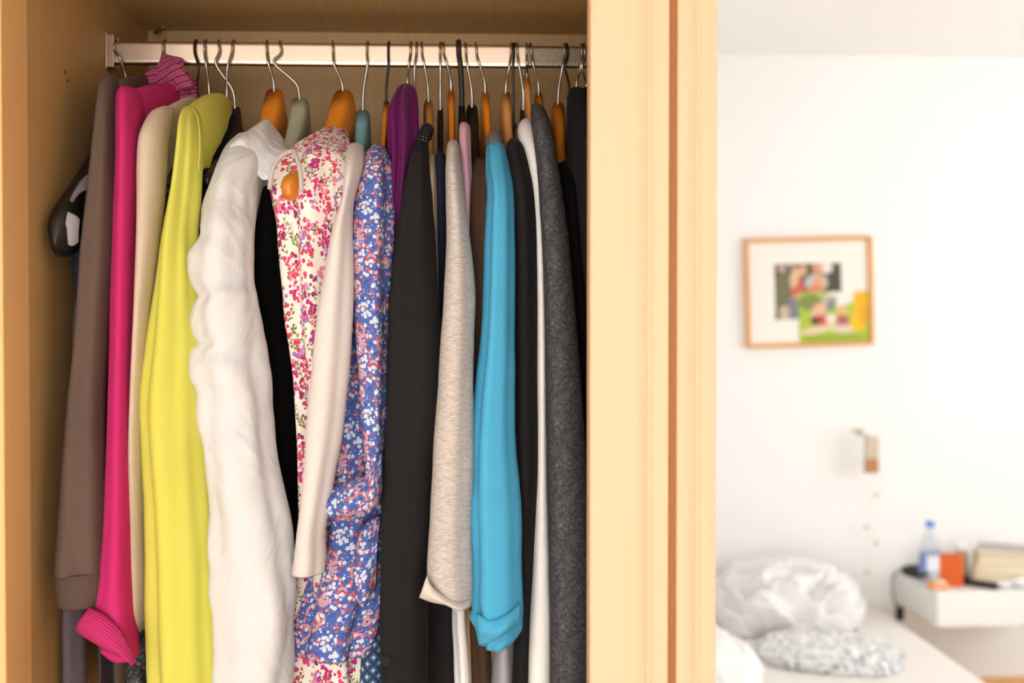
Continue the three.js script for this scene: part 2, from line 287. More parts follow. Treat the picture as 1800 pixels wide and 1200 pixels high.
// ---------------------------------------------------------------- wardrobe
const FRONT = -1.43, CARC = -1.515, BACK = -2.085, TOP = at(600, 57, 2.085).y;
const xa = at(1037, 564, 1.43).x, xb = at(1176, 564, 1.43).x, xc = at(1190, 564, 1.43).x, xd = at(1260, 564, 1.43).x;
{
  const w = thing('wardrobe', 'light beech wardrobe standing open and packed with hanging clothes', 'wardrobe');
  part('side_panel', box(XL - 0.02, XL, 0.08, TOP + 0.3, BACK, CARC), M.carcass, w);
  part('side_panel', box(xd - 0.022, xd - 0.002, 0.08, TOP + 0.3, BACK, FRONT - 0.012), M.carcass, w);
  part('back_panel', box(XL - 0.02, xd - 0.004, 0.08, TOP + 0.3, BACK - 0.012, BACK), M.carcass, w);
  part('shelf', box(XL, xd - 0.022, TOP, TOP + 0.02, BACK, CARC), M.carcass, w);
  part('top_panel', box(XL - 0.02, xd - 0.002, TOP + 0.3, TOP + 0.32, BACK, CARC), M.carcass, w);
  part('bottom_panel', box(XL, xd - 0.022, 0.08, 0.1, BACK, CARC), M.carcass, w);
  part('plinth', box(XL - 0.07, xd - 0.004, 0, 0.08, BACK, CARC + 0.02), M.beech, w);
  part('front_post', box(XL - 0.075, XL + 0.001, 0, TOP + 0.32, CARC, FRONT, 0.002), M.post, w);  // oranger than the boards: its shade and warm bounce are in the colour
  // stile: a flat board with a rounded bead along its right, a shadow gap, then a second narrower board
  const board = (x0, x1, bead) => {
    const s = new THREE.Shape(), z0 = -1.465, z1 = FRONT; // profile seen from above
    s.moveTo(x0, -z0); s.lineTo(x0, -z1 - 0.0005); s.lineTo(x0 + 0.0015, -z1 - 0.002);
    s.lineTo(bead - 0.018, -z1 - 0.002); s.quadraticCurveTo(bead - 0.006, -z1 - 0.001, bead - 0.003, -z1 + 0.002); s.quadraticCurveTo(bead - 0.001, -z1 + 0.0025, bead + 0.003, -z1 - 0.002);
    s.lineTo(x1 - 0.003, -z1 - 0.002); s.quadraticCurveTo(x1, -z1 - 0.002, x1, -z1 + 0.002); s.lineTo(x1, -z0); s.closePath();
    const e = new THREE.ExtrudeGeometry(s, { depth: TOP + 0.32, bevelEnabled: false, curveSegments: 6 });
    e.rotateX(-Math.PI / 2); return e;
  };
  part('door_stile', board(xa, xb, at(1143, 564, 1.43).x), M.beech, w);
  part('gap_shade_strip', box(xb, xc, 0, TOP + 0.32, -1.465, FRONT - 0.009), M.gapShade, w, 'recessed strip between the two upright boards, groove shade painted as darker orange');  // shade of the groove is put into this strip's darker colour
  part('corner_post', board(xc, xd, at(1228, 564, 1.43).x), M.beech, w);
  // connector fitting in the corner and screw holes
  const p = at(279, 52, 2.06), f1 = tube([p.clone().add(V(-0.006, -0.008, 0.006)), p, p.clone().add(V(0.006, 0.003, 0.002)), p.clone().add(V(0.014, 0.006, 0))], 0.003, 16, 8);
  part('connector', join(f1, new THREE.CylinderGeometry(0.005, 0.005, 0.006, 14).rotateZ(1.2).translate(p.x, p.y, p.z)), M.mottledMetal, w);
  for (const [px, py, d] of [[127, 127, 1.655], [131, 142, 1.665]]) { const q = at(px, py, d); part('screw_hole', new THREE.CylinderGeometry(0.0025, 0.0025, 0.002, 12).rotateZ(Math.PI / 2).translate(XL + 0.0005, q.y, q.z), M.mottledMetal, w); }
  settle(w);
}
const RY = at(600, 97, 1.85).y, RX1 = xd - 0.024;
{
  const r = thing('clothes_rail', 'chrome clothes rail under the wardrobe shelf with every hanger hooked over it', 'rail');
  const prof = new THREE.Shape(); const hw = 0.007, hh = 0.0185, c = 0.006;
  prof.moveTo(-hw + c, -hh); prof.lineTo(hw - c, -hh); prof.quadraticCurveTo(hw, -hh, hw, -hh + c); prof.lineTo(hw, hh - c); prof.quadraticCurveTo(hw, hh, hw - c, hh); prof.lineTo(-hw + c, hh); prof.quadraticCurveTo(-hw, hh, -hw, hh - c); prof.lineTo(-hw, -hh + c); prof.quadraticCurveTo(-hw, -hh, -hw + c, -hh);
  const ex = (sc, x0, x1) => new THREE.ExtrudeGeometry(prof, { depth: x1 - x0, bevelEnabled: false, curveSegments: 5 }).scale(sc, sc, 1).rotateY(Math.PI / 2).translate(x0, RY, -1.85);
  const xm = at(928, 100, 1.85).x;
  part('rod', ex(1, XL + 0.003, xm), M.chrome, r);
  part('rod_end', ex(0.93, xm - 0.02, RX1), M.mottledMetal, r, 'dull darker end of the rail');  // separate end section in a darker, mottled, rougher metal
  for (const x of [XL + 0.0005, RX1 - 0.0145]) {
    const g = join(box(x, x + 0.003, RY - 0.028, RY + 0.03, -1.865, -1.835, 0.001), box(x, x + 0.014, RY - 0.025, RY - 0.02, -1.862, -1.838, 0.001), box(x, x + 0.014, RY - 0.025, RY + 0.027, -1.841, -1.836, 0.001), box(x, x + 0.014, RY - 0.025, RY + 0.027, -1.864, -1.859, 0.001));
    part('bracket', g, M.chrome, r);
  }
  settle(r);
}

// ---------------------------------------------------------------- hangers
// top: px where the hook crosses the rail's top, mid: px in front of the rail, neck, front tip
function hanger(name, label, mat, { top, mid, neck, tip, w = 0.012, h = 0.028, thickHook, wire = M.wire, sleeve, bow = 0.6, round }) {
  const g = thing(name, label, 'hanger', 'hangers on the chrome rail');
  const r = thickHook ?? 0.0021, N = at(neck[0], neck[1], 1.85), T = at(tip[0], tip[1], tip[2] ?? 1.66);
  const pT = at(top, 80, 1.85), pM = at(mid[0], mid[1], 1.836), up = RY + 0.0185 + r + 0.0008;
  const fx = (N.x - pT.x) * 0.12;
  const pts = [N.clone().add(V(0, -0.006, 0)), N.clone().add(V((pM.x - N.x) * 0.1, (pM.y - N.y) * 0.4, 0.003)), V(pM.x, pM.y, -1.85 + 0.0125 + r), V(pT.x + fx, RY, -1.85 + 0.0105 + r), V(pT.x + fx * 0.6, RY + 0.014, -1.85 + 0.0095 + r), V(pT.x, up, -1.85), V(pT.x - fx * 0.6, RY + 0.014, -1.85 - 0.0095 - r), V(pT.x - fx, RY - 0.004, -1.85 - 0.0105 - r), V(pT.x - fx * 1.5, RY - 0.016, -1.85 - 0.013 - r)];
  part('hook', tube(pts, r, 70, 8), wire, g);
  const D = V(T.x - N.x, 0, T.z - N.z), L = D.length(); D.normalize(); const side = V(-D.z, 0, D.x), drop = N.y - T.y, rings = [], n = 26;
  for (let i = -n; i <= n; i++) {
    const s = i / n, a = Math.abs(s), y = N.y - h * 0.35 - drop * (0.15 * a + 0.85 * a ** bow), slope = Math.sign(s) * drop * (0.15 + 0.85 * bow * Math.max(a, 0.12) ** (bow - 1)) / L;
    const tg = V(D.x, -slope, D.z).normalize(), upv = V(0, 1, 0).addScaledVector(tg, -tg.y).normalize(), k = round ? Math.sqrt(Math.max(0.02, 1 - Math.max(0, (a - 0.86) / 0.14) ** 2)) : a > 0.97 ? 0.55 : a > 0.93 ? 0.85 : 1, hh = h / 2 * (1 - 0.45 * Math.min(1, a * 2) * (round ? 0 : 1)) * k, ww = w / 2 * (1 - 0.3 * Math.min(1, a * 2) * (round ? 0 : 1)) * k, ring = [];
    for (let j = 0; j < 20; j++) { const th = 2 * Math.PI * j / 20, c = Math.sign(Math.cos(th)) * Math.abs(Math.cos(th)) ** 0.7, q = Math.sign(Math.sin(th)) * Math.abs(Math.sin(th)) ** 0.7; ring.push(V(N.x + D.x * s * L, y, N.z + D.z * s * L).addScaledVector(side, c * ww).addScaledVector(upv, q * hh)); }
    rings.push(ring);
  }
  part('arms', skin(rings, 0.25), mat, g);
  part('collar', new THREE.CylinderGeometry(0.0042, 0.0048, 0.007, 14).translate(N.x, N.y + 0.001, N.z), sleeve ?? wire, g);
  return settle(g);
}
const W = M.hangerWood, PW = M.paleWood, B = M.black;
hanger('plastic_hanger', 'thick black plastic hanger with a rounded end, next to the left wardrobe wall', B, { top: 203, mid: [210, 100], neck: [222, 150], tip: [96, 398, 1.55], w: 0.034, h: 0.072, bow: 0.68, round: true });
hanger('wire_hanger', 'hanger holding the rose striped top, its hook seen above the taupe cardigan', B, { top: 290, mid: [284, 108], neck: [292, 150], tip: [300, 330, 1.75], w: 0.01, h: 0.02 });
hanger('wire_hanger', 'hanger under the beige cardigan, its thin hook left of the lime cardigan hook', B, { top: 345, mid: [349, 118], neck: [346, 178], tip: [300, 330, 1.71], w: 0.01, h: 0.02, wire: M.darkWire });
hanger('wire_hanger', 'hanger under the lime cardigan, its straight hook just above the lime shoulder', B, { top: 362, mid: [362, 112], neck: [368, 175], tip: [348, 310, 1.71], w: 0.01, h: 0.02 });
hanger('plastic_hanger', 'black plastic hanger with a bare shoulder, between the lime cardigan and the white shirt', B, { top: 385, mid: [379, 110], neck: [413, 192], tip: [364, 305, 1.66], w: 0.02, h: 0.036 });
hanger('wire_hanger', 'hanger with a thin bronze hook, just left of the black plastic hanger neck', B, { top: 412, mid: [400, 118], neck: [399, 186], tip: [372, 300, 1.7], w: 0.008, h: 0.02 });
hanger('wooden_hanger', 'broad orange wooden hanger holding the white linen shirt', W, { top: 470, mid: [472, 112], neck: [482, 164], tip: [412, 350, 1.68], w: 0.034, h: 0.05 });
hanger('padded_hanger', 'sage green padded hanger between the white linen shirt and the pink floral blouse', M.sage, { top: 492, mid: [481, 108], neck: [527, 177], tip: [487, 290, 1.68], w: 0.03, h: 0.04 });
hanger('wooden_hanger', 'broad orange wooden hanger holding the pink floral blouse, its end showing through the armhole', W, { top: 585, mid: [587, 112], neck: [603, 168], tip: [504, 306, 1.628], w: 0.04, h: 0.07, bow: 0.5 });
hanger('padded_hanger', 'pale teal padded hanger with a black collar, holding the cream knit top', M.teal, { top: 647, mid: [646, 110], neck: [638, 200], tip: [620, 318, 1.69], w: 0.024, h: 0.05, sleeve: B });
hanger('wooden_hanger', 'narrow orange wooden hanger holding the blue floral blouse', W, { top: 684, mid: [683, 112], neck: [679, 184], tip: [662, 330, 1.69], w: 0.011, h: 0.04, wire: M.darkWire });
hanger('wire_hanger', 'hanger under the purple top, its hook just above the purple shoulder', B, { top: 723, mid: [719, 112], neck: [716, 158], tip: [708, 330, 1.74], w: 0.01, h: 0.02 });
hanger('plastic_hanger', 'slim black hanger with a straight hook, between the purple top and the black jacket', B, { top: 733, mid: [729, 118], neck: [729, 192], tip: [735, 320, 1.69], w: 0.01, h: 0.03 });
hanger('wooden_hanger', 'pale wooden hanger right behind the patterned collar of the black jacket', PW, { top: 741, mid: [745, 110], neck: [753, 182], tip: [758, 340, 1.71], w: 0.016, h: 0.05 });
hanger('plastic_hanger', 'slim black hanger with a long straight hook, holding the navy top', B, { top: 774, mid: [774, 112], neck: [774, 197], tip: [775, 340, 1.72], w: 0.01, h: 0.05 });
hanger('wooden_hanger', 'orange wooden hanger holding the light grey marl cardigan', W, { top: 779, mid: [785, 110], neck: [793, 163], tip: [797, 330, 1.69], w: 0.013, h: 0.05 });
hanger('plastic_hanger', 'black plastic hanger with a thick black hook, holding the pale pink top', B, { top: 806, mid: [809, 112], neck: [812, 188], tip: [817, 310, 1.73], w: 0.012, h: 0.04, thickHook: 0.0042, wire: B });
hanger('plastic_hanger', 'black padded hanger with a chrome hook, holding the dark brown top', B, { top: 818, mid: [821, 112], neck: [830, 190], tip: [845, 370, 1.71], w: 0.02, h: 0.045 });
hanger('wooden_hanger', 'orange wooden hanger holding the turquoise cardigan', W, { top: 836, mid: [842, 110], neck: [853, 166], tip: [874, 330, 1.69], w: 0.014, h: 0.045 });
hanger('wooden_hanger', 'pale wooden hanger holding the black knit between the turquoise and the white garment', PW, { top: 899, mid: [895, 118], neck: [889, 167], tip: [910, 330, 1.70], w: 0.017, h: 0.045 });
hanger('wire_hanger', 'thin wire hanger with a long dark hook, left of the white cardigan', M.mottledMetal, { top: 903, mid: [902, 118], neck: [903, 222], tip: [906, 262, 1.7], w: 0.006, h: 0.014, wire: M.darkWire });
hanger('plastic_hanger', 'slim black hanger with a bright wavy hook, holding the white cardigan', B, { top: 908, mid: [912, 112], neck: [920, 192], tip: [935, 320, 1.72], w: 0.012, h: 0.03 });
hanger('wooden_hanger', 'slim pale wooden hanger set higher than its neighbours, above the charcoal coat', PW, { top: 925, mid: [926, 112], neck: [926, 137], tip: [952, 330, 1.69], w: 0.011, h: 0.04 });
hanger('wooden_hanger', 'orange wooden hanger half hidden behind the charcoal coat shoulder', W, { top: 932, mid: [937, 112], neck: [947, 168], tip: [970, 340, 1.70], w: 0.015, h: 0.04 });
hanger('wooden_hanger', 'dark orange wooden hanger between the charcoal coat and the black coat', W, { top: 992, mid: [989, 116], neck: [981, 187], tip: [998, 380, 1.71], w: 0.022, h: 0.055 });
hanger('wire_hanger', 'hanger with a bent grey hook, third from the right end of the rail', B, { top: 996, mid: [993, 116], neck: [1001, 172], tip: [1012, 340, 1.78], w: 0.008, h: 0.02, wire: M.darkWire });
hanger('wire_hanger', 'hanger under the black coat, its hook just above the coat shoulder', B, { top: 1022, mid: [1021, 116], neck: [1013, 162], tip: [1018, 340, 1.76], w: 0.01, h: 0.02 });
hanger('wire_hanger', 'rightmost hanger, its hook beside the door stile', B, { top: 1026, mid: [1023, 116], neck: [1031, 166], tip: [1045, 340, 1.78], w: 0.01, h: 0.02 });
// ---------------------------------------------------------------- clothes
const C = {
  taupe: fabric('#65534a', { bump: 'knit' }), taupeRib: fabric('#65534a', { bump: 'rib', bh: 0.0012 }),
  fuchsia: fabric('#c63070', { bump: 'knit', bs: 0.008, bh: 0.0003 }), fuchsiaRib: fabric('#cb3676', { bump: 'rib', bs: 0.016, bh: 0.0016 }),
  beige: fabric('#d3bfaa', { bump: 'knit', bs: 0.008 }), lime: fabric('#d3cd5c', { bump: 'weave', bs: 0.012 }), navy: fabric('#14161f'), mauve: fabric('#6a5f68'), denim: fabric('#232739'),
  linen: fabric('#d5d4d6', { bump: 'crease', bs: 0.3, bh: 0.003 }), blackKnit: fabric('#0b0909', { sheen: 0.05 }), black: fabric('#232122', { sheen: 0.1 }), cream: fabric('#ddd3ce', { bump: 'knit', bs: 0.006, bh: 0.0003 }),
  pink: fabric('#ffffff', { map: tex(pinkFloral(), 0.26) }), blue: fabric('#ffffff', { map: tex(blueFloral(), 0.15) }), diamond: fabric('#ffffff', { map: tex(diamonds(), 0.036) }),
  purple: fabric('#6a1d5c', { bump: false, sheen: 0.4 }), dots: fabric('#1d1a1a', { bump: 'rib', bs: 0.015, bh: 0.001 }), ecru: fabric('#b9a68f'), marl: fabric('#ffffff', { map: tex(streaks('#e4ddd8', '#8d8078'), 0.11), bump: 'knit', bh: 0.0004 }),
  marlEdge: fabric('#d8cec6', { bump: 'rib', bh: 0.0004 }), rosy: fabric('#d6a6b6'), brown: fabric('#4a3629'), turquoise: fabric('#50a9d2', { bs: 0.01, bh: 0.0001 }), greyCollar: fabric('#6b6463'),
  grey: fabric('#a7a5ab', { sheen: 0.6 }), white: fabric('#efebe8', { bump: 'knit', bs: 0.006, bh: 0.0003 }), brightWhite: fabric('#f6f3f2'),
  charcoal: fabric('#ffffff', { map: tex(flecks('#343336', '#77757a'), 0.14), bump: 'weave', bh: 0.0006 }), tweed: fabric('#ffffff', { map: tex(flecks('#14161c', '#8c8a84'), 0.24) }), tealCloth: fabric('#3d5c63'),
};
{
  const n = 256, [c, g] = canvas(n, n, '#191717'); g.strokeStyle = '#8d8a88'; g.lineWidth = 5;
  for (let i = 0; i < 8; i++) for (let j = 0; j < 8; j++) { g.beginPath(); g.moveTo(i * 32 + (j % 2) * 16, j * 32 + 6); g.lineTo(i * 32 + (j % 2) * 16 + 9, j * 32 + 22); g.stroke(); }
  C.dots = fabric('#ffffff', { map: tex(c, 0.045), bump: false });
}
{
  const n = 256, [c, g] = canvas(n, n, '#b24e70');
  for (let i = 0; i < 8; i++) { g.fillStyle = i % 2 ? '#54333f' : '#8b3a55'; g.fillRect(0, i * 32 + 16, n, i % 2 ? 13 : 7); }
  C.striped = fabric('#ffffff', { map: tex(c, 0.05) });
}
function garment(name, label, category, mat, o) {
  const g = thing(name, label, category, o.group);
  if (o.body) part('body', trunk(o.body), o.bodyMat ?? mat, g);
  if (o.rows) part(o.rowsName ?? 'sleeve', cloth(o.rows, o), mat, g);
  o.more?.(g);
  return settle(g);
}
garment('dress', 'mauve grey dress at the far left, its hem showing below the taupe cardigan sleeve', 'dress', C.mauve, {
  body: [224, 165, 160, 305, 1240, 0.01, 1.68, 0.004], rowsName: 'front', folds: [[4, 0.003, 1, 0]], rows: [[300, 160, 190, 1.70, 0.02], [330, 140, 190, 1.68, 0.03], [420, 138, 195, 1.66], [800, 125, 165, 1.64], [1060, 114, 150, 1.63], [1240, 113, 152, 1.63]],
  more(g) { part('loop', sheet([[119, 372, 1.56], [132, 378, 1.57], [140, 385, 1.58]], [[112, 425, 1.56], [126, 432, 1.57], [138, 425, 1.58]], { th: 0.003, bulge: 0.004 }), C.grey, g, 'pale grey cloth loop around the hanger end');
    part('strap', sheet([[158, 304, 1.60], [146, 312, 1.59], [134, 328, 1.58], [123, 350, 1.575]], [[158, 332, 1.59], [148, 334, 1.575], [138, 341, 1.57], [127, 356, 1.57]], { th: 0.006, bulge: 0.006 }), C.mauve, g);
    part('lining', cloth([[425, 132, 160, 1.62, 0.012], [460, 128, 160], [520, 134, 165], [620, 140, 165]], { wr: 0.001 }), C.denim, g, 'dark blue cloth under the shoulder'); } });
garment('cardigan', 'taupe brown knit cardigan, leftmost full sleeve with a ribbed cuff', 'cardigan', C.taupe, {
  body: [262, 136, 205, 143, 1260, 0.024, 1.685, -0.012], folds: [[3, 0.003, 0.5, 0.6], [6, 0.0015, 2, 1]], wr: 0.0015,
  rows: [[134, 192, 208, 1.72, 0.02], [141, 186, 208, 1.70, 0.035], [160, 183, 207, 1.68, 0.042], [200, 177, 205, 1.66, 0.042], [300, 164, 201, 1.63, 0.04], [430, 150, 196, 1.61], [600, 136, 184, 1.59], [700, 127, 179], [800, 119, 180, 1.575], [950, 104, 182, 1.565], [1008, 99, 183, 1.56, 0.036]],
  more(g) { part('cuff', cloth([[1002, 98, 184, 1.56, 0.037], [1012, 100, 183, 1.56, 0.036], [1036, 103, 182], [1060, 106, 177, 1.56, 0.034]], { wr: 0.0005, folds: [[2, 0.001, 1, 0]], hollow: true }), C.taupeRib, g, 'ribbed cuff'); } });
garment('top', 'rose and dark striped top bunched over its hanger behind the fuchsia cardigan', 'top', C.striped, {
  rowsName: 'body', folds: [[7, 0.004, 1, 5], [11, 0.002, 2, -6]], wr: 0.012, wf: [40, 40, 20], n: 60, tilt: 0.5, rows: [[96, 285, 291, 1.822, 0.004], [104, 278, 300, 1.822, 0.008], [118, 264, 318, 1.823, 0.01], [136, 252, 330, 1.826, 0.012], [152, 262, 338, 1.832, 0.016], [168, 292, 342, 1.845, 0.02], [200, 300, 342, 1.86, 0.02], [700, 300, 342, 1.88], [1000, 300, 340]], });
garment('cardigan', 'fuchsia pink knit cardigan with a turned-up flared cuff', 'cardigan', C.fuchsia, {
  body: [312, 151, 222, 163, 1080, 0.03, 1.665, -0.01], folds: [[3, 0.004, 4.2, 0.4], [5, 0.002, 1, 1]], wr: 0.001,
  rows: [[157, 219, 240, 1.70, 0.02], [163, 213, 244, 1.685, 0.04], [185, 210, 245, 1.67, 0.045], [230, 210, 245, 1.65], [300, 209, 245, 1.635, 0.045], [430, 204, 243, 1.62], [560, 200, 241, 1.61], [700, 197, 238, 1.60], [900, 190, 238, 1.58], [1000, 180, 238, 1.575], [1060, 170, 238, 1.57, 0.04], [1110, 190, 240, 1.565, 0.035], [1150, 224, 245, 1.56, 0.015]],
  more(g) {
    part('cuff', sheet([[156, 1068, 1.53], [186, 1084, 1.52], [212, 1112, 1.515], [228, 1142, 1.515], [238, 1165, 1.52]], [[131, 1108, 1.53], [152, 1122, 1.52], [182, 1140, 1.515], [212, 1152, 1.515], [234, 1166, 1.52]], { th: 0.012, bulge: 0.012 }), C.fuchsiaRib, g, 'turned-up ribbed cuff');
    part('cuff_lining', sheet([[178, 1134, 1.54], [200, 1140, 1.535], [226, 1152, 1.53]], [[180, 1150, 1.54], [200, 1164, 1.535], [228, 1163, 1.53]], { th: 0.012, bulge: 0.006 }), C.fuchsia, g);
  } });
garment('cardigan', 'beige cardigan with a narrow sleeve, squeezed between the fuchsia and the lime cardigan', 'cardigan', C.beige, {
  body: [342, 174, 272, 212, 1060, 0.03, 1.67, -0.02], wr: 0.0012, folds: [[3, 0.002, 1, 0.5]],
  rows: [[190, 288, 305, 1.73, 0.02], [202, 270, 302, 1.70, 0.035], [230, 256, 296, 1.67, 0.045], [260, 249, 292, 1.655], [330, 247, 287, 1.64, 0.045], [430, 246, 277, 1.62, 0.04], [560, 242, 264, 1.61], [750, 233, 253, 1.60, 0.035], [900, 230, 255], [1000, 231, 258], [1080, 232, 257], [1104, 238, 252, 1.60, 0.025]], hollow: true });
garment('jacket', 'dark grey tweed jacket, a narrow patterned strip left of the lime cardigan', 'jacket', C.tweed, {
  rows: [[290, 285, 330, 1.74, 0.02], [330, 272, 325, 1.72, 0.03], [430, 261, 310, 1.70, 0.035], [600, 256, 300, 1.68], [800, 248, 290, 1.66], [1000, 240, 280, 1.65], [1120, 231, 270, 1.64], [1240, 226, 272, 1.63]] });
garment('cardigan', 'lime yellow cardigan with a long wide sleeve', 'cardigan', C.lime, {
  body: [384, 168, 334, 200, 1240, 0.058, 1.67, -0.03], folds: [[4, 0.005, 0.6, 0.8], [7, 0.003, 2.2, -1]], wr: 0.003, wf: [16, 4, 14],
  rows: [[190, 332, 344, 1.70, 0.02], [198, 324, 348, 1.69, 0.035], [220, 319, 350, 1.675, 0.045], [260, 313, 350, 1.66], [330, 301, 347, 1.65], [430, 283, 343, 1.63, 0.045], [520, 272, 346, 1.62], [600, 262, 350, 1.61], [700, 251, 353, 1.60], [780, 253, 355], [900, 258, 362, 1.59], [1000, 261, 370, 1.58], [1100, 263, 375], [1240, 268, 383]],
  more(g) { part('shoulder_seam', tube([[338, 190, 1.672], [347, 205, 1.657], [351, 235, 1.642], [351, 270, 1.637], [349, 300, 1.630]].map((p) => at(...p)), 0.0016, 30, 6), C.lime, g); } });
garment('jacket', 'black jacket, a thin dark strip between the lime cardigan and the white shirt', 'jacket', C.navy, {
  body: [415, 202, 366, 305, 1240, 0.014, 1.70, 0], rows: [[296, 362, 374, 1.73, 0.01], [304, 355, 382, 1.72, 0.025], [340, 348, 378, 1.71, 0.03], [500, 346, 372, 1.70], [800, 350, 378, 1.69], [1050, 364, 396, 1.68], [1240, 374, 400, 1.68]] });
garment('shirt', 'white linen shirt with a crumpled sleeve and open collar', 'shirt', C.linen, {
  body: [470, 235, 425, 312, 1240, 0.03, 1.70, 0.0], n: 60, per: 9, skew: 0.9, folds: [[4, 0.003, 1, 2], [7, 0.0015, 3, -2]], wr: 0.007, wf: [12, 6, 12],
  rows: [[236, 420, 466, 1.77, 0.02], [255, 400, 466, 1.74, 0.035], [285, 384, 460, 1.70, 0.05], [320, 369, 450, 1.67, 0.055], [360, 358, 448, 1.65], [395, 356, 449, 1.63], [420, 357, 449, 1.625], [445, 343, 448, 1.62], [470, 341, 447], [498, 343, 446], [520, 355, 447, 1.61], [540, 343, 448], [562, 339, 450], [588, 346, 452], [602, 354, 454], [616, 343, 455], [640, 343, 458, 1.60], [665, 348, 463], [690, 360, 467], [740, 357, 473], [790, 364, 479, 1.59], [850, 367, 487], [900, 373, 496], [960, 370, 506, 1.58], [1000, 375, 513], [1040, 373, 520], [1080, 378, 521], [1150, 379, 515], [1240, 383, 503]],
  more(g) {
    part('yoke', cloth([[244, 450, 480, 1.79, 0.02], [262, 436, 486, 1.76, 0.04], [300, 425, 480, 1.74, 0.05], [340, 420, 470, 1.73], [390, 420, 456], [440, 420, 448], [600, 420, 446]], { folds: [[9, 0.003, 0, 2]], wr: 0.004 }), C.linen, g);
    part('collar', sheet([[407, 250, 1.715], [428, 234, 1.735], [452, 218, 1.76], [470, 210, 1.775], [488, 230, 1.79], [512, 262, 1.79]], [[409, 268, 1.69], [426, 262, 1.69], [442, 288, 1.675], [463, 316, 1.66], [483, 306, 1.665], [500, 272, 1.69]], { th: 0.005, bulge: 0.02, wr: 0.004, nu: 40, nv: 14 }), C.linen, g, 'crumpled white collar');
  } });
garment('top', 'plain black knit top, a wide dark gap right of the white linen shirt', 'top', C.blackKnit, {
  body: [530, 250, 480, 340, 1240, 0.014, 1.73, 0], rows: [[325, 470, 490, 1.74, 0.01], [340, 456, 498, 1.73, 0.03], [400, 446, 500, 1.72, 0.03], [500, 444, 506, 1.72], [650, 458, 526, 1.71], [800, 476, 532, 1.70], [1000, 498, 540, 1.70], [1240, 500, 540, 1.70]] });
garment('blouse', 'sleeveless cream blouse with a pink and purple flower print', 'blouse', C.pink, {
  rowsName: 'body', n: 64, per: 9, folds: [[5, 0.006, 0.3, 1.4], [8, 0.003, 2, -2]], wr: 0.003, wf: [22, 5, 14],
  rows: [[221, 578, 602, 1.84, 0.02], [232, 562, 607, 1.81, 0.03], [250, 535, 610, 1.77, 0.045], [272, 502, 612, 1.72, 0.045], [300, 481, 612, 1.69, 0.032], [330, 476, 608, 1.675, 0.032], [390, 489, 604, 1.665], [440, 493, 598], [500, 501, 592, 1.66], [560, 506, 588], [620, 518, 584], [700, 526, 580], [800, 531, 580, 1.655], [950, 533, 590, 1.65], [1050, 524, 612], [1130, 513, 630, 1.645], [1240, 495, 645, 1.64]],
  more(g) { part('armhole_binding', tube([[474, 332, 1.625], [479, 300, 1.63], [492, 277, 1.645], [512, 266, 1.655], [524, 284, 1.63], [529, 312, 1.615], [530, 336, 1.612]].map((p) => at(...p)), 0.0035, 40, 8), C.cream, g, 'cream binding around the armhole'); } });
garment('sweater', 'cream fine knit sweater, its slanting sleeve ending in a plain cuff', 'sweater', C.cream, {
  body: [636, 250, 618, 300, 780, 0.02, 1.68, 0.0], folds: [[3, 0.003, 1.2, 0.7], [5, 0.0015, 0, 1]], wr: 0.0012,
  rows: [[254, 616, 636, 1.78, 0.02], [262, 611, 639, 1.74, 0.03], [285, 608, 638, 1.69, 0.04], [310, 606, 633, 1.66], [350, 602, 622, 1.64, 0.038], [400, 587, 617, 1.62], [450, 577, 617, 1.61], [550, 560, 616, 1.60], [650, 548, 610], [740, 540, 601, 1.59], [850, 532, 582], [930, 523, 568, 1.58], [975, 518, 569], [1003, 514, 566, 1.58, 0.035]], hollow: true });
garment('blouse', 'blue, coral and white flower print blouse with rolled sleeve', 'blouse', C.blue, {
  body: [679, 250, 662, 295, 1100, 0.016, 1.70, 0], folds: [[4, 0.003, 2, 1], [6, 0.002, 1, -1]], wr: 0.003,
  rows: [[257, 656, 672, 1.77, 0.02], [268, 647, 680, 1.73, 0.03], [300, 637, 687, 1.69, 0.045], [350, 625, 691, 1.67], [400, 618, 691, 1.65], [450, 617, 689, 1.64], [520, 621, 687, 1.63], [600, 627, 684, 1.62], [680, 636, 681, 1.61, 0.035], [760, 640, 678], [830, 644, 674], [880, 638, 672, 1.60, 0.03]],
  more(g) {
    part('front', cloth([[560, 600, 650, 1.69, 0.02], [650, 596, 660, 1.67, 0.035], [760, 585, 668, 1.665, 0.04], [860, 568, 670, 1.655], [960, 556, 669, 1.65], [1030, 542, 664, 1.64], [1090, 530, 655, 1.635], [1148, 524, 641, 1.63, 0.035]], { n: 60, per: 9, folds: [[4, 0.007, 0.2, 1.5], [7, 0.004, 1, -2]], wr: 0.006, hollow: true }), C.blue, g);
    part('cuff', sheet([[567, 866, 1.60], [600, 852, 1.575], [632, 843, 1.56], [656, 822, 1.56], [672, 792, 1.58]], [[563, 906, 1.60], [600, 914, 1.575], [638, 908, 1.56], [662, 888, 1.56], [673, 856, 1.58]], { th: 0.03, bulge: 0.022, wr: 0.012, nu: 36, nv: 12 }), C.blue, g, 'rolled-up sleeve cuff');
    part('sleeve_end', sheet([[628, 935, 1.60], [650, 915, 1.59], [669, 905, 1.6]], [[622, 1050, 1.60], [640, 1066, 1.59], [661, 1030, 1.60]], { th: 0.02, bulge: 0.02, wr: 0.008, nu: 30, nv: 16 }), C.blue, g, 'loose twisted sleeve end');
  } });
garment('shirt', 'blue shirt with a white diamond print, below the blue floral blouse', 'shirt', C.diamond, {
  rows: [[700, 645, 690, 1.70, 0.02], [900, 640, 690, 1.69, 0.03], [1050, 636, 690, 1.67], [1120, 630, 692, 1.66], [1240, 619, 695, 1.65]], wr: 0.002 });
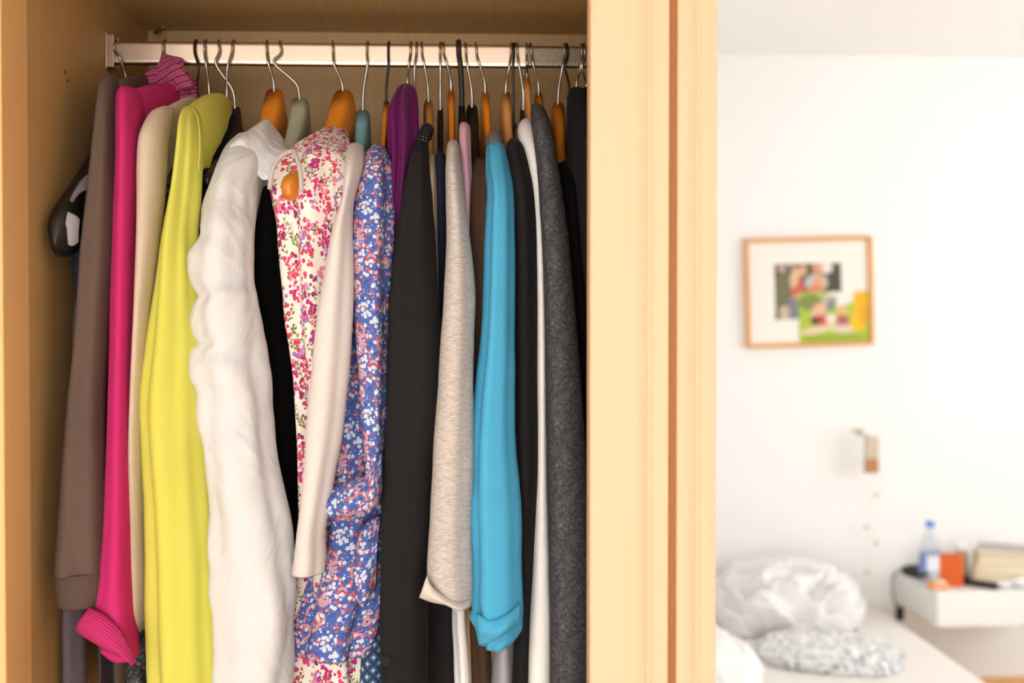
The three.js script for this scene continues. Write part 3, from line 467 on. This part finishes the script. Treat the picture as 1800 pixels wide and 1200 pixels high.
garment('skirt', 'dark teal skirt, a thin strip under the hem of the blue floral blouse', 'skirt', C.tealCloth, { rows: [[800, 620, 650, 1.72, 0.02], [1100, 615, 650, 1.70], [1240, 612, 640, 1.69]], rowsName: 'panel' });
garment('top', 'deep purple draped top', 'top', C.purple, {
  body: [716, 156, 700, 225, 900, 0.014, 1.72, 0], rowsName: 'drape', n: 72, folds: [[6, 0.008, 0, 0.8], [9, 0.004, 1, 1.5]], wr: 0.001,
  rows: [[151, 706, 724, 1.84, 0.02], [158, 700, 726, 1.82, 0.03], [175, 692, 727, 1.79, 0.04], [200, 687, 728, 1.76, 0.045], [260, 688, 728, 1.73], [320, 688, 722, 1.71], [410, 688, 714, 1.70], [700, 690, 714, 1.69], [900, 690, 712]] });
garment('jacket', 'black jacket with a finely patterned collar, beside the blue floral blouse', 'jacket', C.black, {
  body: [745, 240, 732, 290, 1240, 0.014, 1.70, 0], folds: [[3, 0.004, 0.6, 0.8], [5, 0.002, 2, 1]], wr: 0.002,
  rows: [[238, 736, 750, 1.77, 0.02], [252, 728, 752, 1.73, 0.03], [300, 718, 752, 1.69, 0.045], [350, 708, 756, 1.67], [420, 697, 761, 1.65], [500, 687, 767, 1.63], [580, 681, 772, 1.62], [680, 679, 772, 1.61], [760, 675, 768, 1.60], [850, 671, 757], [950, 668, 750, 1.59], [1050, 665, 747], [1240, 668, 748, 1.58]],
  more(g) {
    part('collar', sheet([[739, 224, 1.745], [746, 217, 1.74], [755, 217, 1.74], [763, 226, 1.75]], [[730, 256, 1.71], [738, 254, 1.70], [749, 251, 1.70], [758, 243, 1.715]], { th: 0.022, bulge: 0.012, wr: 0.001 }), C.dots, g, 'patterned black collar');
    const b = at(678, 1161, 1.535); part('button', new THREE.CylinderGeometry(0.0065, 0.0065, 0.003, 20).rotateX(Math.PI / 2).translate(b.x, b.y, b.z), std({ color: '#171513', roughness: 0.9 }), g);
  } });
garment('trousers', 'black trousers, seen below the turned cuff of the light grey marl cardigan', 'trousers', C.black, { rowsName: 'leg', rows: [[700, 766, 790, 1.73, 0.015], [900, 752, 797, 1.70, 0.02], [1040, 745, 799, 1.68], [1240, 746, 802, 1.67]], folds: [[2, 0.004, 0.4, 0]] });
garment('top', 'ecru top, a thin pale strip right of the patterned black collar', 'top', C.ecru, { body: [757, 280, 756, 320, 900, 0.012, 1.73, 0], rows: [[275, 752, 766, 1.76, 0.02], [300, 748, 769, 1.73, 0.03], [340, 750, 770, 1.71], [450, 755, 772, 1.70], [600, 762, 775, 1.69], [720, 765, 776]] });
garment('top', 'dark navy top, a dark strip left of the light grey marl cardigan', 'top', C.denim, { body: [774, 275, 774, 320, 900, 0.012, 1.74, 0], rows: [[268, 768, 780, 1.79, 0.02], [290, 764, 786, 1.74, 0.035], [400, 766, 790, 1.72], [550, 769, 792, 1.71], [750, 768, 790, 1.70]] });
garment('cardigan', 'light grey marl cardigan with a slanted turned cuff', 'cardigan', C.marl, {
  body: [796, 248, 797, 300, 1040, 0.012, 1.70, 0], folds: [[3, 0.002, 1, 0.4], [5, 0.0012, 0, 1]], wr: 0.0018,
  rows: [[249, 789, 804, 1.76, 0.02], [262, 785, 808, 1.72, 0.035], [300, 783, 811, 1.68, 0.045], [350, 784, 816, 1.66], [430, 784, 825, 1.64], [500, 780, 831, 1.625], [600, 774, 831, 1.61], [700, 767, 829, 1.60], [800, 760, 828, 1.59], [900, 753, 828], [980, 749, 827, 1.58], [1020, 752, 827], [1050, 772, 827, 1.58, 0.04], [1062, 800, 824, 1.58, 0.02]],
  more(g) { part('cuff', sheet([[750, 1012, 1.535], [758, 1030, 1.53], [780, 1048, 1.53], [808, 1060, 1.535], [827, 1052, 1.56]], [[737, 1050, 1.54], [757, 1058, 1.535], [784, 1064, 1.53], [806, 1074, 1.535], [827, 1066, 1.56]], { th: 0.012, bulge: 0.008, wr: 0.001 }), C.marlEdge, g, 'slanted turned-up cuff'); } });
garment('shirt', 'bright white shirt, seen only below the cuff of the light grey marl cardigan', 'shirt', C.brightWhite, { rows: [[900, 800, 816, 1.68, 0.015], [1070, 797, 818, 1.66, 0.02], [1150, 800, 824, 1.65], [1240, 802, 830, 1.64]], wr: 0.001 });
garment('top', 'pale pink top, a thin strip between the marl cardigan and the dark brown top', 'top', C.rosy, { body: [816, 226, 818, 262, 800, 0.012, 1.72, 0], rows: [[217, 810, 821, 1.80, 0.015], [228, 807, 825, 1.77, 0.025], [280, 808, 827, 1.73, 0.03], [330, 812, 829, 1.71], [400, 814, 828, 1.70], [600, 816, 828]], wr: 0.001 });
garment('top', 'dark brown top with a smooth shoulder, left of the turquoise cardigan', 'top', C.brown, { body: [842, 270, 845, 310, 1240, 0.012, 1.72, 0], rows: [[279, 838, 854, 1.79, 0.02], [292, 831, 860, 1.75, 0.035], [340, 825, 864, 1.71, 0.04], [430, 824, 864, 1.69], [550, 826, 862, 1.68], [800, 824, 860, 1.67], [1050, 826, 862, 1.66], [1240, 830, 868, 1.65]], wr: 0.001 });
garment('cardigan', 'turquoise blue cardigan with a crumpled cuff and grey collar', 'cardigan', C.turquoise, {
  body: [868, 240, 873, 290, 1100, 0.012, 1.70, 0], folds: [[4, 0.0035, 0.2, 0.5], [6, 0.002, 1, 0.6]], wr: 0.0014, n: 56,
  rows: [[250, 861, 880, 1.76, 0.02], [262, 856, 886, 1.72, 0.03], [300, 856, 893, 1.69, 0.04], [340, 860, 899, 1.66], [400, 857, 901, 1.64], [500, 854, 901, 1.625], [600, 849, 901, 1.61], [700, 838, 901, 1.60], [780, 832, 902, 1.59], [850, 830, 907], [900, 830, 911, 1.58], [1000, 832, 912], [1050, 830, 914], [1070, 834, 914], [1085, 829, 912], [1105, 840, 910], [1132, 846, 892, 1.58, 0.03]],
  more(g) {
    part('collar', cloth([[230, 864, 876, 1.755, 0.012], [238, 857, 881, 1.75, 0.02], [252, 854, 885, 1.74, 0.025], [266, 857, 884, 1.735, 0.02]], { wr: 0.0008, folds: [[2, 0.001, 0, 0]] }), C.greyCollar, g, 'grey collar band');
    part('cuff', sheet([[838, 1078, 1.55], [865, 1090, 1.535], [892, 1080, 1.535], [914, 1062, 1.55]], [[842, 1134, 1.555], [866, 1128, 1.535], [890, 1112, 1.535], [912, 1098, 1.55]], { th: 0.014, bulge: 0.012, wr: 0.009, nu: 36, nv: 14 }), C.turquoise, g, 'crumpled turned cuff');
    part('cuff_lining', sheet([[858, 1130, 1.56], [880, 1120, 1.55], [903, 1110, 1.56]], [[862, 1142, 1.56], [878, 1147, 1.55], [900, 1126, 1.56]], { th: 0.012, bulge: 0.008, wr: 0.003 }), C.turquoise, g);
  } });
garment('blouse', 'pale grey satin blouse, seen only below the crumpled turquoise cuff', 'blouse', C.grey, { rows: [[900, 872, 900, 1.68, 0.02], [1100, 868, 902, 1.66, 0.03], [1180, 864, 906, 1.65], [1240, 860, 910, 1.64]], wr: 0.004 });
garment('sweater', 'black sweater between the turquoise cardigan and the white cardigan', 'sweater', C.black, {
  body: [900, 250, 908, 290, 1240, 0.012, 1.71, 0], wr: 0.0012, rows: [[246, 895, 911, 1.77, 0.02], [260, 889, 922, 1.73, 0.035], [300, 892, 931, 1.70, 0.042], [350, 897, 938, 1.68], [500, 900, 944, 1.66], [700, 899, 945, 1.65], [850, 902, 944, 1.64], [1000, 905, 942], [1100, 902, 936], [1240, 896, 932, 1.63]] });
garment('cardigan', 'white cardigan with a slim sleeve, left of the charcoal coat', 'cardigan', C.white, {
  body: [925, 220, 934, 255, 1240, 0.009, 1.72, 0.01], wr: 0.001, folds: [[3, 0.0015, 0, 1]], rows: [[211, 918, 931, 1.81, 0.015], [220, 912, 937, 1.78, 0.025], [240, 911, 943, 1.75, 0.03], [280, 921, 950, 1.72, 0.035], [350, 931, 955, 1.70], [450, 937, 958, 1.68], [600, 940, 960, 1.66], [800, 940, 962, 1.65], [900, 937, 964, 1.64], [1000, 934, 967, 1.63], [1100, 929, 970, 1.62], [1240, 924, 970]] });
garment('coat', 'charcoal grey flecked wool coat beside the door stile', 'coat', C.charcoal, {
  body: [943, 192, 957, 235, 1240, 0.014, 1.72, 0.03], folds: [[3, 0.0025, 1, 0.3]], wr: 0.0012,
  rows: [[185, 935, 948, 1.79, 0.02], [194, 932, 957, 1.76, 0.03], [230, 934, 968, 1.72, 0.045], [300, 941, 980, 1.69], [400, 948, 994, 1.66], [500, 953, 1004, 1.645], [600, 956, 1012, 1.63], [700, 957, 1020, 1.62], [800, 959, 1027, 1.61], [900, 960, 1033, 1.60], [1000, 961, 1037, 1.60], [1240, 964, 1040, 1.59]] });
garment('jacket', 'black jacket on the dark orange wooden hanger, just right of the charcoal coat', 'jacket', C.blackKnit, { body: [985, 280, 998, 320, 1240, 0.014, 1.71, 0.02], rows: [[286, 985, 1002, 1.77, 0.02], [305, 975, 1012, 1.74, 0.035], [400, 978, 1020, 1.70], [600, 990, 1036, 1.68], [1240, 1005, 1050, 1.66]] });
garment('coat', 'black coat with a rounded shoulder, close to the door stile', 'coat', C.black, { body: [1012, 165, 1020, 215, 1240, 0.014, 1.75, 0.03], rows: [[157, 1004, 1020, 1.85, 0.02], [166, 998, 1030, 1.82, 0.03], [220, 995, 1037, 1.77, 0.045], [320, 998, 1044, 1.73], [500, 1004, 1056, 1.70], [800, 1012, 1064, 1.68], [1240, 1018, 1064, 1.66]], wr: 0.0015 });
garment('dress', 'black dress, rightmost garment, mostly hidden by the door stile', 'dress', C.blackKnit, { body: [1036, 165, 1050, 220, 1240, 0.014, 1.76, 0.03], rows: [[160, 1030, 1044, 1.87, 0.02], [176, 1024, 1060, 1.84, 0.03], [400, 1026, 1075, 1.80], [1240, 1035, 1090, 1.78]] });
// ---------------------------------------------------------------- the bedroom behind
{
  const p = thing('picture', 'light wood framed picture with two family photographs on a white mat, hung slightly askew', 'picture');
  const c = at(1420, 513, 4.0), w = 0.456, h = 0.386, b = 0.014, g = new THREE.Group();
  const fw = std({ map: vein('#e5a75f', '#cf8f45', 1, 0.05, 0.4), roughness: 0.5 });
  part('frame', join(box(-w / 2, w / 2, h / 2 - b, h / 2, 0, 0.022, 0.002), box(-w / 2, w / 2, -h / 2, -h / 2 + b, 0, 0.022, 0.002), box(-w / 2, -w / 2 + b, -h / 2 + b, h / 2 - b, 0, 0.022, 0.002), box(w / 2 - b, w / 2, -h / 2 + b, h / 2 - b, 0, 0.022, 0.002)), fw, p);
  part('mat_board', box(-w / 2 + b, w / 2 - b, -h / 2 + b, h / 2 - b, 0.002, 0.01), std({ color: '#f3ece2', roughness: 0.8 }), p);
  const photo = (x0, x1, y0, y1, z, paint) => {
    const [cv, k] = canvas(360, 300, '#555'); paint(k); const t = new THREE.CanvasTexture(cv); t.colorSpace = THREE.SRGBColorSpace;
    const q = new THREE.BoxGeometry(x1 - x0, y1 - y0, 0.001).translate((x0 + x1) / 2, (y0 + y1) / 2, z);
    part('photograph', q, std({ map: t, roughness: 0.45 }), p);
  };
  const el = (k, col, x, y, rx, ry, a = 0) => { k.fillStyle = col; k.beginPath(); k.ellipse(x, y, rx, ry, a, 0, 7); k.fill(); };
  photo(-0.121, 0.117, -0.095, 0.1, 0.011, (k) => {
    k.fillStyle = '#55523d'; k.fillRect(0, 0, 360, 300);
    el(k, '#6f6c50', 60, 170, 70, 130); el(k, '#4b463a', 330, 70, 40, 120); el(k, '#e6ddd2', 280, 25, 35, 32); el(k, '#c9a89c', 40, 25, 22, 18); el(k, '#b3907f', 92, 14, 14, 12);
    el(k, '#7c7c80', 110, 245, 50, 70); el(k, '#c95a4e', 122, 130, 40, 50); el(k, '#d9b892', 108, 75, 24, 58, 0.2); el(k, '#d9a487', 150, 40, 24, 34, 0.3); el(k, '#d0987a', 130, 180, 36, 16);
    el(k, '#b9c0bc', 225, 105, 62, 50); el(k, '#dc9a76', 232, 26, 26, 28); el(k, '#dda07c', 235, 120, 34, 62); el(k, '#d08563', 215, 150, 42, 32); el(k, '#c9b2a0', 48, 268, 28, 44);
  });
  photo(-0.037, 0.214, -0.179, -0.002, 0.012, (k) => {
    k.fillStyle = '#a9bf3f'; k.fillRect(0, 0, 360, 300); el(k, '#e9e6e0', 205, 40, 90, 48, -0.2); el(k, '#b8b19e', 110, 60, 90, 30, -0.3); el(k, '#7e8a45', 60, 60, 60, 50);
    el(k, '#7c8a80', 165, 80, 26, 40, 0.4); el(k, '#e0b292', 100, 115, 36, 55, 0.5); el(k, '#5b3a3a', 88, 170, 30, 28); el(k, '#c63f49', 130, 170, 40, 26, 0.6); el(k, '#edd9cc', 165, 165, 30, 32);
    el(k, '#e3b27f', 222, 125, 28, 46); el(k, '#a3604a', 222, 170, 34, 30); el(k, '#b86a78', 222, 195, 30, 22); el(k, '#e7c7ae', 90, 225, 90, 20, -0.2); el(k, '#e2c9ba', 225, 225, 60, 22); el(k, '#8fae2c', 180, 280, 170, 26);
    el(k, '#f0b404', 318, 70, 40, 90); el(k, '#f2bb08', 305, 180, 42, 60); el(k, '#e7a300', 330, 140, 26, 60);
  });
  p.rotation.z = 0.028; p.position.set(c.x, c.y, WALL + 0.001);
}
{
  const p = thing('wall_hanging', 'small beige and brown wall hanging on a bracket with a string of little beads below', 'wall decoration');
  const b = std({ color: '#c7b79c' }), br = std({ color: '#b98257' });
  const k = at(1512, 760, 3.93), q = at(1531, 770, 3.93);
  part('bracket', join(tube([V(k.x, k.y, WALL), V(k.x, k.y, k.z), q.clone()], 0.005, 20, 8), new THREE.SphereGeometry(0.014, 16, 12).translate(k.x, k.y, k.z)), b, p);
  const pan = (y0, y1, mat, n) => { const a = at(1521, y0, 3.93), c = at(1544, y1, 3.93); return part(n, box(a.x, c.x, c.y, a.y, -3.945, -3.925, 0.004), mat, p); };
  pan(768, 806, std({ color: '#cbbda6' }), 'upper_panel'); pan(806, 831, br, 'lower_panel');
  part('string', tube([at(1532, 831, 3.96), at(1530, 900, 3.97), at(1532, 960, 3.97), at(1526, 1010, 3.97)], 0.0009, 30, 6), std({ color: '#e6dccb' }), p);
  for (const [x, y] of [[1541, 870], [1523, 927], [1541, 955], [1524, 1006]]) { const c = at(x, y, 3.97); part('bead', new THREE.SphereGeometry(0.009, 14, 10).scale(1, 0.8, 0.7).translate(c.x, c.y, c.z), std({ color: '#d8c8a8' }), p); }
  settle(p);
}
// nightstand box on the wall
const NS = at(1648, 1040, 3.65), nx0 = NS.x, nTop = NS.y, nBot = at(1648, 1102, 3.65).y, nx1 = nx0 + 0.5;
{
  const n = thing('nightstand', 'white wall-mounted nightstand box crowded with bottles and books', 'nightstand');
  part('carcass', box(nx0, nx1, nBot, nTop, WALL + 0.001, -3.668, 0.004), M.white, n);
  part('drawer_front', box(nx0, nx1, nBot, nTop, -3.666, -3.65, 0.003), M.white, n);
  settle(n);
}
{
  const c = thing('cable', 'thin dark cable with a black plug hanging by the nightstand', 'cable');
  const p = [at(1576, 1003, 3.97), at(1571, 1012, 3.985), at(1570, 1040, 3.985), at(1574, 1060, 3.985), at(1580, 1070, 3.98)];
  part('cord', tube(p, 0.0025, 40, 8), std({ color: '#4a4a48' }), c);
  const q = at(1582, 1077, 3.98); part('plug', box(q.x - 0.012, q.x + 0.012, q.y - 0.026, q.y + 0.022, q.z - 0.015, q.z + 0.012, 0.006), B, c);
  settle(c);
}
function on(px, d) { const p = at(px, 1000, d); return V(p.x, nTop, -d); }
{
  const p = on(1603, 3.86), g = thing('glasses_case', 'black oval case at the wall end of the nightstand', 'case');
  const s = new THREE.SphereGeometry(1, 28, 16); s.scale(0.05, 0.022, 0.034).rotateY(-0.5).translate(p.x + 0.012, p.y + 0.022, p.z);
  part('shell', s, std({ color: '#1f1a1a', roughness: 0.45 }), g); part('seam', new THREE.TorusGeometry(1, 0.03, 6, 40).rotateX(Math.PI / 2).scale(0.05, 0.02, 0.034).rotateY(-0.5).translate(p.x + 0.012, p.y + 0.022, p.z), std({ color: '#4b4343' }), g);
  settle(g);
}
{
  const p = on(1634, 3.76), g = thing('water_bottle', 'clear plastic water bottle with a blue cap and a white and blue label', 'bottle');
  const prof = [[0.001, 0], [0.03, 0], [0.034, 0.006], [0.034, 0.12], [0.031, 0.14], [0.018, 0.17], [0.0125, 0.182], [0.0125, 0.195]].map((q) => new THREE.Vector2(...q));
  part('body', new THREE.LatheGeometry(prof, 28).translate(p.x, p.y, p.z), new THREE.MeshPhysicalMaterial({ color: '#f4f7fa', roughness: 0.08, transmission: 1, thickness: 0, ior: 1.3, side: THREE.DoubleSide }), g);
  const cv = data(64, 64, (x, y) => x > 40 && x < 60 ? [120, 140, 200] : y < 10 || y > 54 ? [190, 205, 230] : [228, 232, 240]);
  part('label_wrap', new THREE.CylinderGeometry(0.0345, 0.0345, 0.062, 28, 1, true).rotateY(-0.3).translate(p.x, p.y + 0.075, p.z), std({ map: cv, roughness: 0.5 }), g);
  part('cap', new THREE.CylinderGeometry(0.014, 0.0145, 0.018, 24).translate(p.x, p.y + 0.203, p.z), std({ color: '#2f7fd6', roughness: 0.4 }), g);
  settle(g);
}
{
  const p = on(1672, 3.74), g = thing('paper_box', 'orange box standing between the water bottle and the book stack', 'box');
  part('carton', box(-0.036, 0.036, 0, 0.1, -0.025, 0.025, 0.003).rotateY(-0.5).translate(p.x, p.y, p.z), std({ color: '#e2641c', roughness: 0.6 }), g);
  part('lid', box(-0.037, 0.037, 0.1, 0.104, -0.026, 0.026, 0.002).rotateY(-0.5).translate(p.x, p.y, p.z), std({ color: '#d95716', roughness: 0.6 }), g);
  settle(g);
}
{
  const p = on(1648, 3.69), g = thing('packet', 'small orange and white packet at the front of the nightstand', 'packet');
  part('pack', box(-0.032, 0.032, 0, 0.024, -0.02, 0.02, 0.006).rotateY(0.2).translate(p.x, p.y, p.z), std({ color: '#eaa06f', roughness: 0.5 }), g);
  part('flap', box(-0.004, 0.016, 0.02, 0.032, -0.018, 0.02, 0.005).rotateY(0.2).translate(p.x, p.y, p.z), std({ color: '#f6e6d6', roughness: 0.5 }), g);
  settle(g);
}
{
  const p = on(1689, 3.86), g = thing('jar', 'small jar with a round white lid behind the orange box', 'jar');
  part('body', new THREE.LatheGeometry([[0.001, 0], [0.022, 0], [0.025, 0.005], [0.025, 0.08], [0.019, 0.09], [0.019, 0.095]].map((q) => new THREE.Vector2(...q)), 24).translate(p.x, p.y, p.z), std({ color: '#b9a78e', roughness: 0.4 }), g);
  part('lid', new THREE.SphereGeometry(0.022, 20, 14).scale(1, 0.8, 1).translate(p.x, p.y + 0.103, p.z), M.white, g);
  settle(g);
}
{
  const p = on(1720, 3.72), g = thing('handheld_device', 'black elongated device lying before the book stack', 'device');
  const put = (q) => q.rotateY(-0.75).translate(p.x, p.y, p.z);
  part('case', put(box(-0.065, 0.065, 0, 0.02, -0.02, 0.02, 0.008)), std({ color: '#191616', roughness: 0.35 }), g);
  part('raised_end', put(box(-0.065, -0.03, 0.016, 0.032, -0.017, 0.017, 0.007)), std({ color: '#221d1d', roughness: 0.35 }), g);
  for (let i = 0; i < 4; i++) part('button', put(new THREE.CylinderGeometry(0.004, 0.004, 0.003, 12).translate(-0.012 + i * 0.017, 0.021, 0)), std({ color: '#5a5152' }), g);
  settle(g);
}
{
  const tones = [['#ead8b8', '#f0e2c6'], ['#e0c79c', '#f1e4cb'], ['#dcc8ac', '#efe0c4'], ['#d8cfc4', '#eadfca']];
  const names = ['bottom paperback of the book stack on the nightstand', 'second paperback from the bottom of the book stack on the nightstand', 'third paperback from the bottom, under the top book of the stack', 'grey-topped paperback lying on top of the book stack'];
  let y = nTop; const p = on(1768, 3.8);
  tones.forEach(([cov, page], i) => {
    const g = thing('book', names[i], 'book', 'paperbacks stacked on the nightstand'), th = [0.036, 0.03, 0.028, 0.02][i], w = 0.22 - i * 0.008, d = 0.13, a = [-0.32, -0.36, -0.28, -0.45][i];
    const put = (q) => q.rotateY(a).translate(p.x + i * 0.003, y, p.z);
    part('pages', put(box(-w / 2 + 0.003, w / 2 - 0.004, 0.0015, th - 0.0015, -d / 2 + 0.002, d / 2 - 0.003)), std({ color: page }), g);
    part('cover', put(join(box(-w / 2, w / 2, 0, 0.0015, -d / 2, d / 2), box(-w / 2, w / 2, th - 0.0015, th, -d / 2, d / 2), box(-w / 2, w / 2, 0, th, -d / 2, -d / 2 + 0.0015))), std({ color: i === 3 ? '#b3aca4' : cov, roughness: 0.6 }), g);
    y += th; settle(g);
  });
}
{
  for (const [px, d, s, lab] of [[1763, 3.69, 0.022, 'crumpled clear wrapper lying before the book stack'], [1796, 3.7, 0.03, 'crumpled white tissue at the right end of the nightstand front']]) {
    const p = on(px, d), q = new THREE.IcosahedronGeometry(1, 4), a = q.attributes.position;
    for (let i = 0; i < a.count; i++) { const v = V(a.getX(i), a.getY(i), a.getZ(i)), k = 1 + 0.45 * Math.abs(N3(v.x * 3 + px, v.y * 3, v.z * 3)) - 0.2; a.setXYZ(i, p.x + v.x * s * k * 1.3, p.y + s * 0.62 + v.y * s * k * 0.55, p.z + v.z * s * k); }
    q.computeVertexNormals(); const m = part('crumpled_paper', q, std({ color: '#f2f1ef', roughness: 0.4 }), scene); m.name = numbered('crumpled_paper'); m.userData = { label: lab, category: 'paper' };
  }
}
// bed along the nook
const BT = at(1545, 1065, 3.985).y, BX = at(1545, 1065, 3.985).x;
{
  const b = thing('bed', 'low single bed with a white fitted sheet', 'bed');
  part('mattress', box(NOOK + 0.02, BX, BT - 0.2, BT, WALL + 0.005, -2.02, 0.02), std({ color: '#efe9e3' }), b);
  part('base', box(NOOK + 0.03, BX - 0.01, 0.1, BT - 0.2, WALL + 0.01, -2.03, 0.01), std({ map: vein('#c9965f', '#a87440', 1, 0.3, 1), roughness: 0.5 }), b);
  for (const [x, z] of [[NOOK + 0.1, -2.1], [BX - 0.1, -2.1], [NOOK + 0.1, -3.9], [BX - 0.1, -3.9]]) part('leg', new THREE.CylinderGeometry(0.025, 0.02, 0.1, 16).translate(x, 0.05, z), M.hangerWood, b);
  settle(b);
}
function heap(name, label, category, mat, [px, py, d], [a, b, c], turn, amp, f) {
  const q = new THREE.SphereGeometry(1, 120, 80), p = q.attributes.position, o = at(px, py, d), R = new THREE.Matrix4().makeRotationY(turn), off = rr(0, 60);
  for (let i = 0; i < p.count; i++) {
    const v = V(p.getX(i), p.getY(i), p.getZ(i)), w = v.clone(); w.x = Math.sign(v.x) * Math.abs(v.x) ** 0.8; w.z = Math.sign(v.z) * Math.abs(v.z) ** 0.8;
    const s = N3(v.x * 1.3 + off, v.y, v.z * 1.3) * 1.5, n1 = 1 - Math.abs(N3(w.x * f + s + off, w.y * f * 0.7, w.z * f + s)) * 2.4, n2 = 1 - Math.abs(N3(w.x * f * 2 + off, w.y * f * 2, w.z * f * 2 + s)) * 2;
    const k = amp * (n1 * 0.75 + n2 * 0.3 - 0.45), t = V(w.x * (a + k * 0.6), Math.max(-0.35, w.y) * b + (w.y > -0.3 ? k * 0.8 : 0), w.z * (c + k * 0.6)).applyMatrix4(R);
    p.setXYZ(i, o.x + t.x, Math.max(BT + 0.002, BT + 0.35 * b + t.y), o.z + t.z);
  }
  q.computeVertexNormals();
  // uv in metres from above
  const uv = q.attributes.uv; for (let i = 0; i < p.count; i++) uv.setXY(i, p.getX(i) + p.getY(i) * 0.5, p.getZ(i) - p.getY(i) * 0.5);
  const g = thing(name, label, category); part('cover', q, mat, g); return settle(g);
}
heap('duvet', 'white rumpled duvet heaped against the wall on the bed', 'duvet', fabric('#f4f1ee', { bump: false }), [1378, 1060, 3.74], [0.24, 0.145, 0.19], 0.12, 0.075, 2.6);
{
  const n = 512, [c, g] = canvas(n, n, '#f3f2f2');
  for (let i = 0; i < 170; i++) { const x = rr(0, n), y = rr(0, n), a = rr(-0.5, 0.5) + 0.9, L = rr(20, 46); stamp(g, n, x, y, 70, () => { g.rotate(a); g.fillStyle = ['#4d5460', '#7a8190', '#2b3140', '#6a7284'][i % 4]; g.beginPath(); g.moveTo(0, 0); g.quadraticCurveTo(8, -L / 2, 0, -L); g.quadraticCurveTo(-8, -L / 2, 0, 0); g.fill(); }); }
  heap('throw_blanket', 'white throw with a dark leaf pattern lying crumpled on the mattress', 'blanket', fabric('#fff', { map: tex(c, 0.2), bump: false }), [1458, 1150, 3.35], [0.21, 0.045, 0.15], -0.35, 0.032, 3.6);
}
heap('pillow', 'white pillow at the near left of the bed, cut off by the wardrobe', 'pillow', fabric('#f6f3f0', { bump: false }), [1235, 1175, 3.2], [0.13, 0.1, 0.2], 0.3, 0.02, 1.6);

scene.traverse((o) => { if (o.isMesh) o.castShadow = o.receiveShadow = true; });
renderer.render(scene, camera);
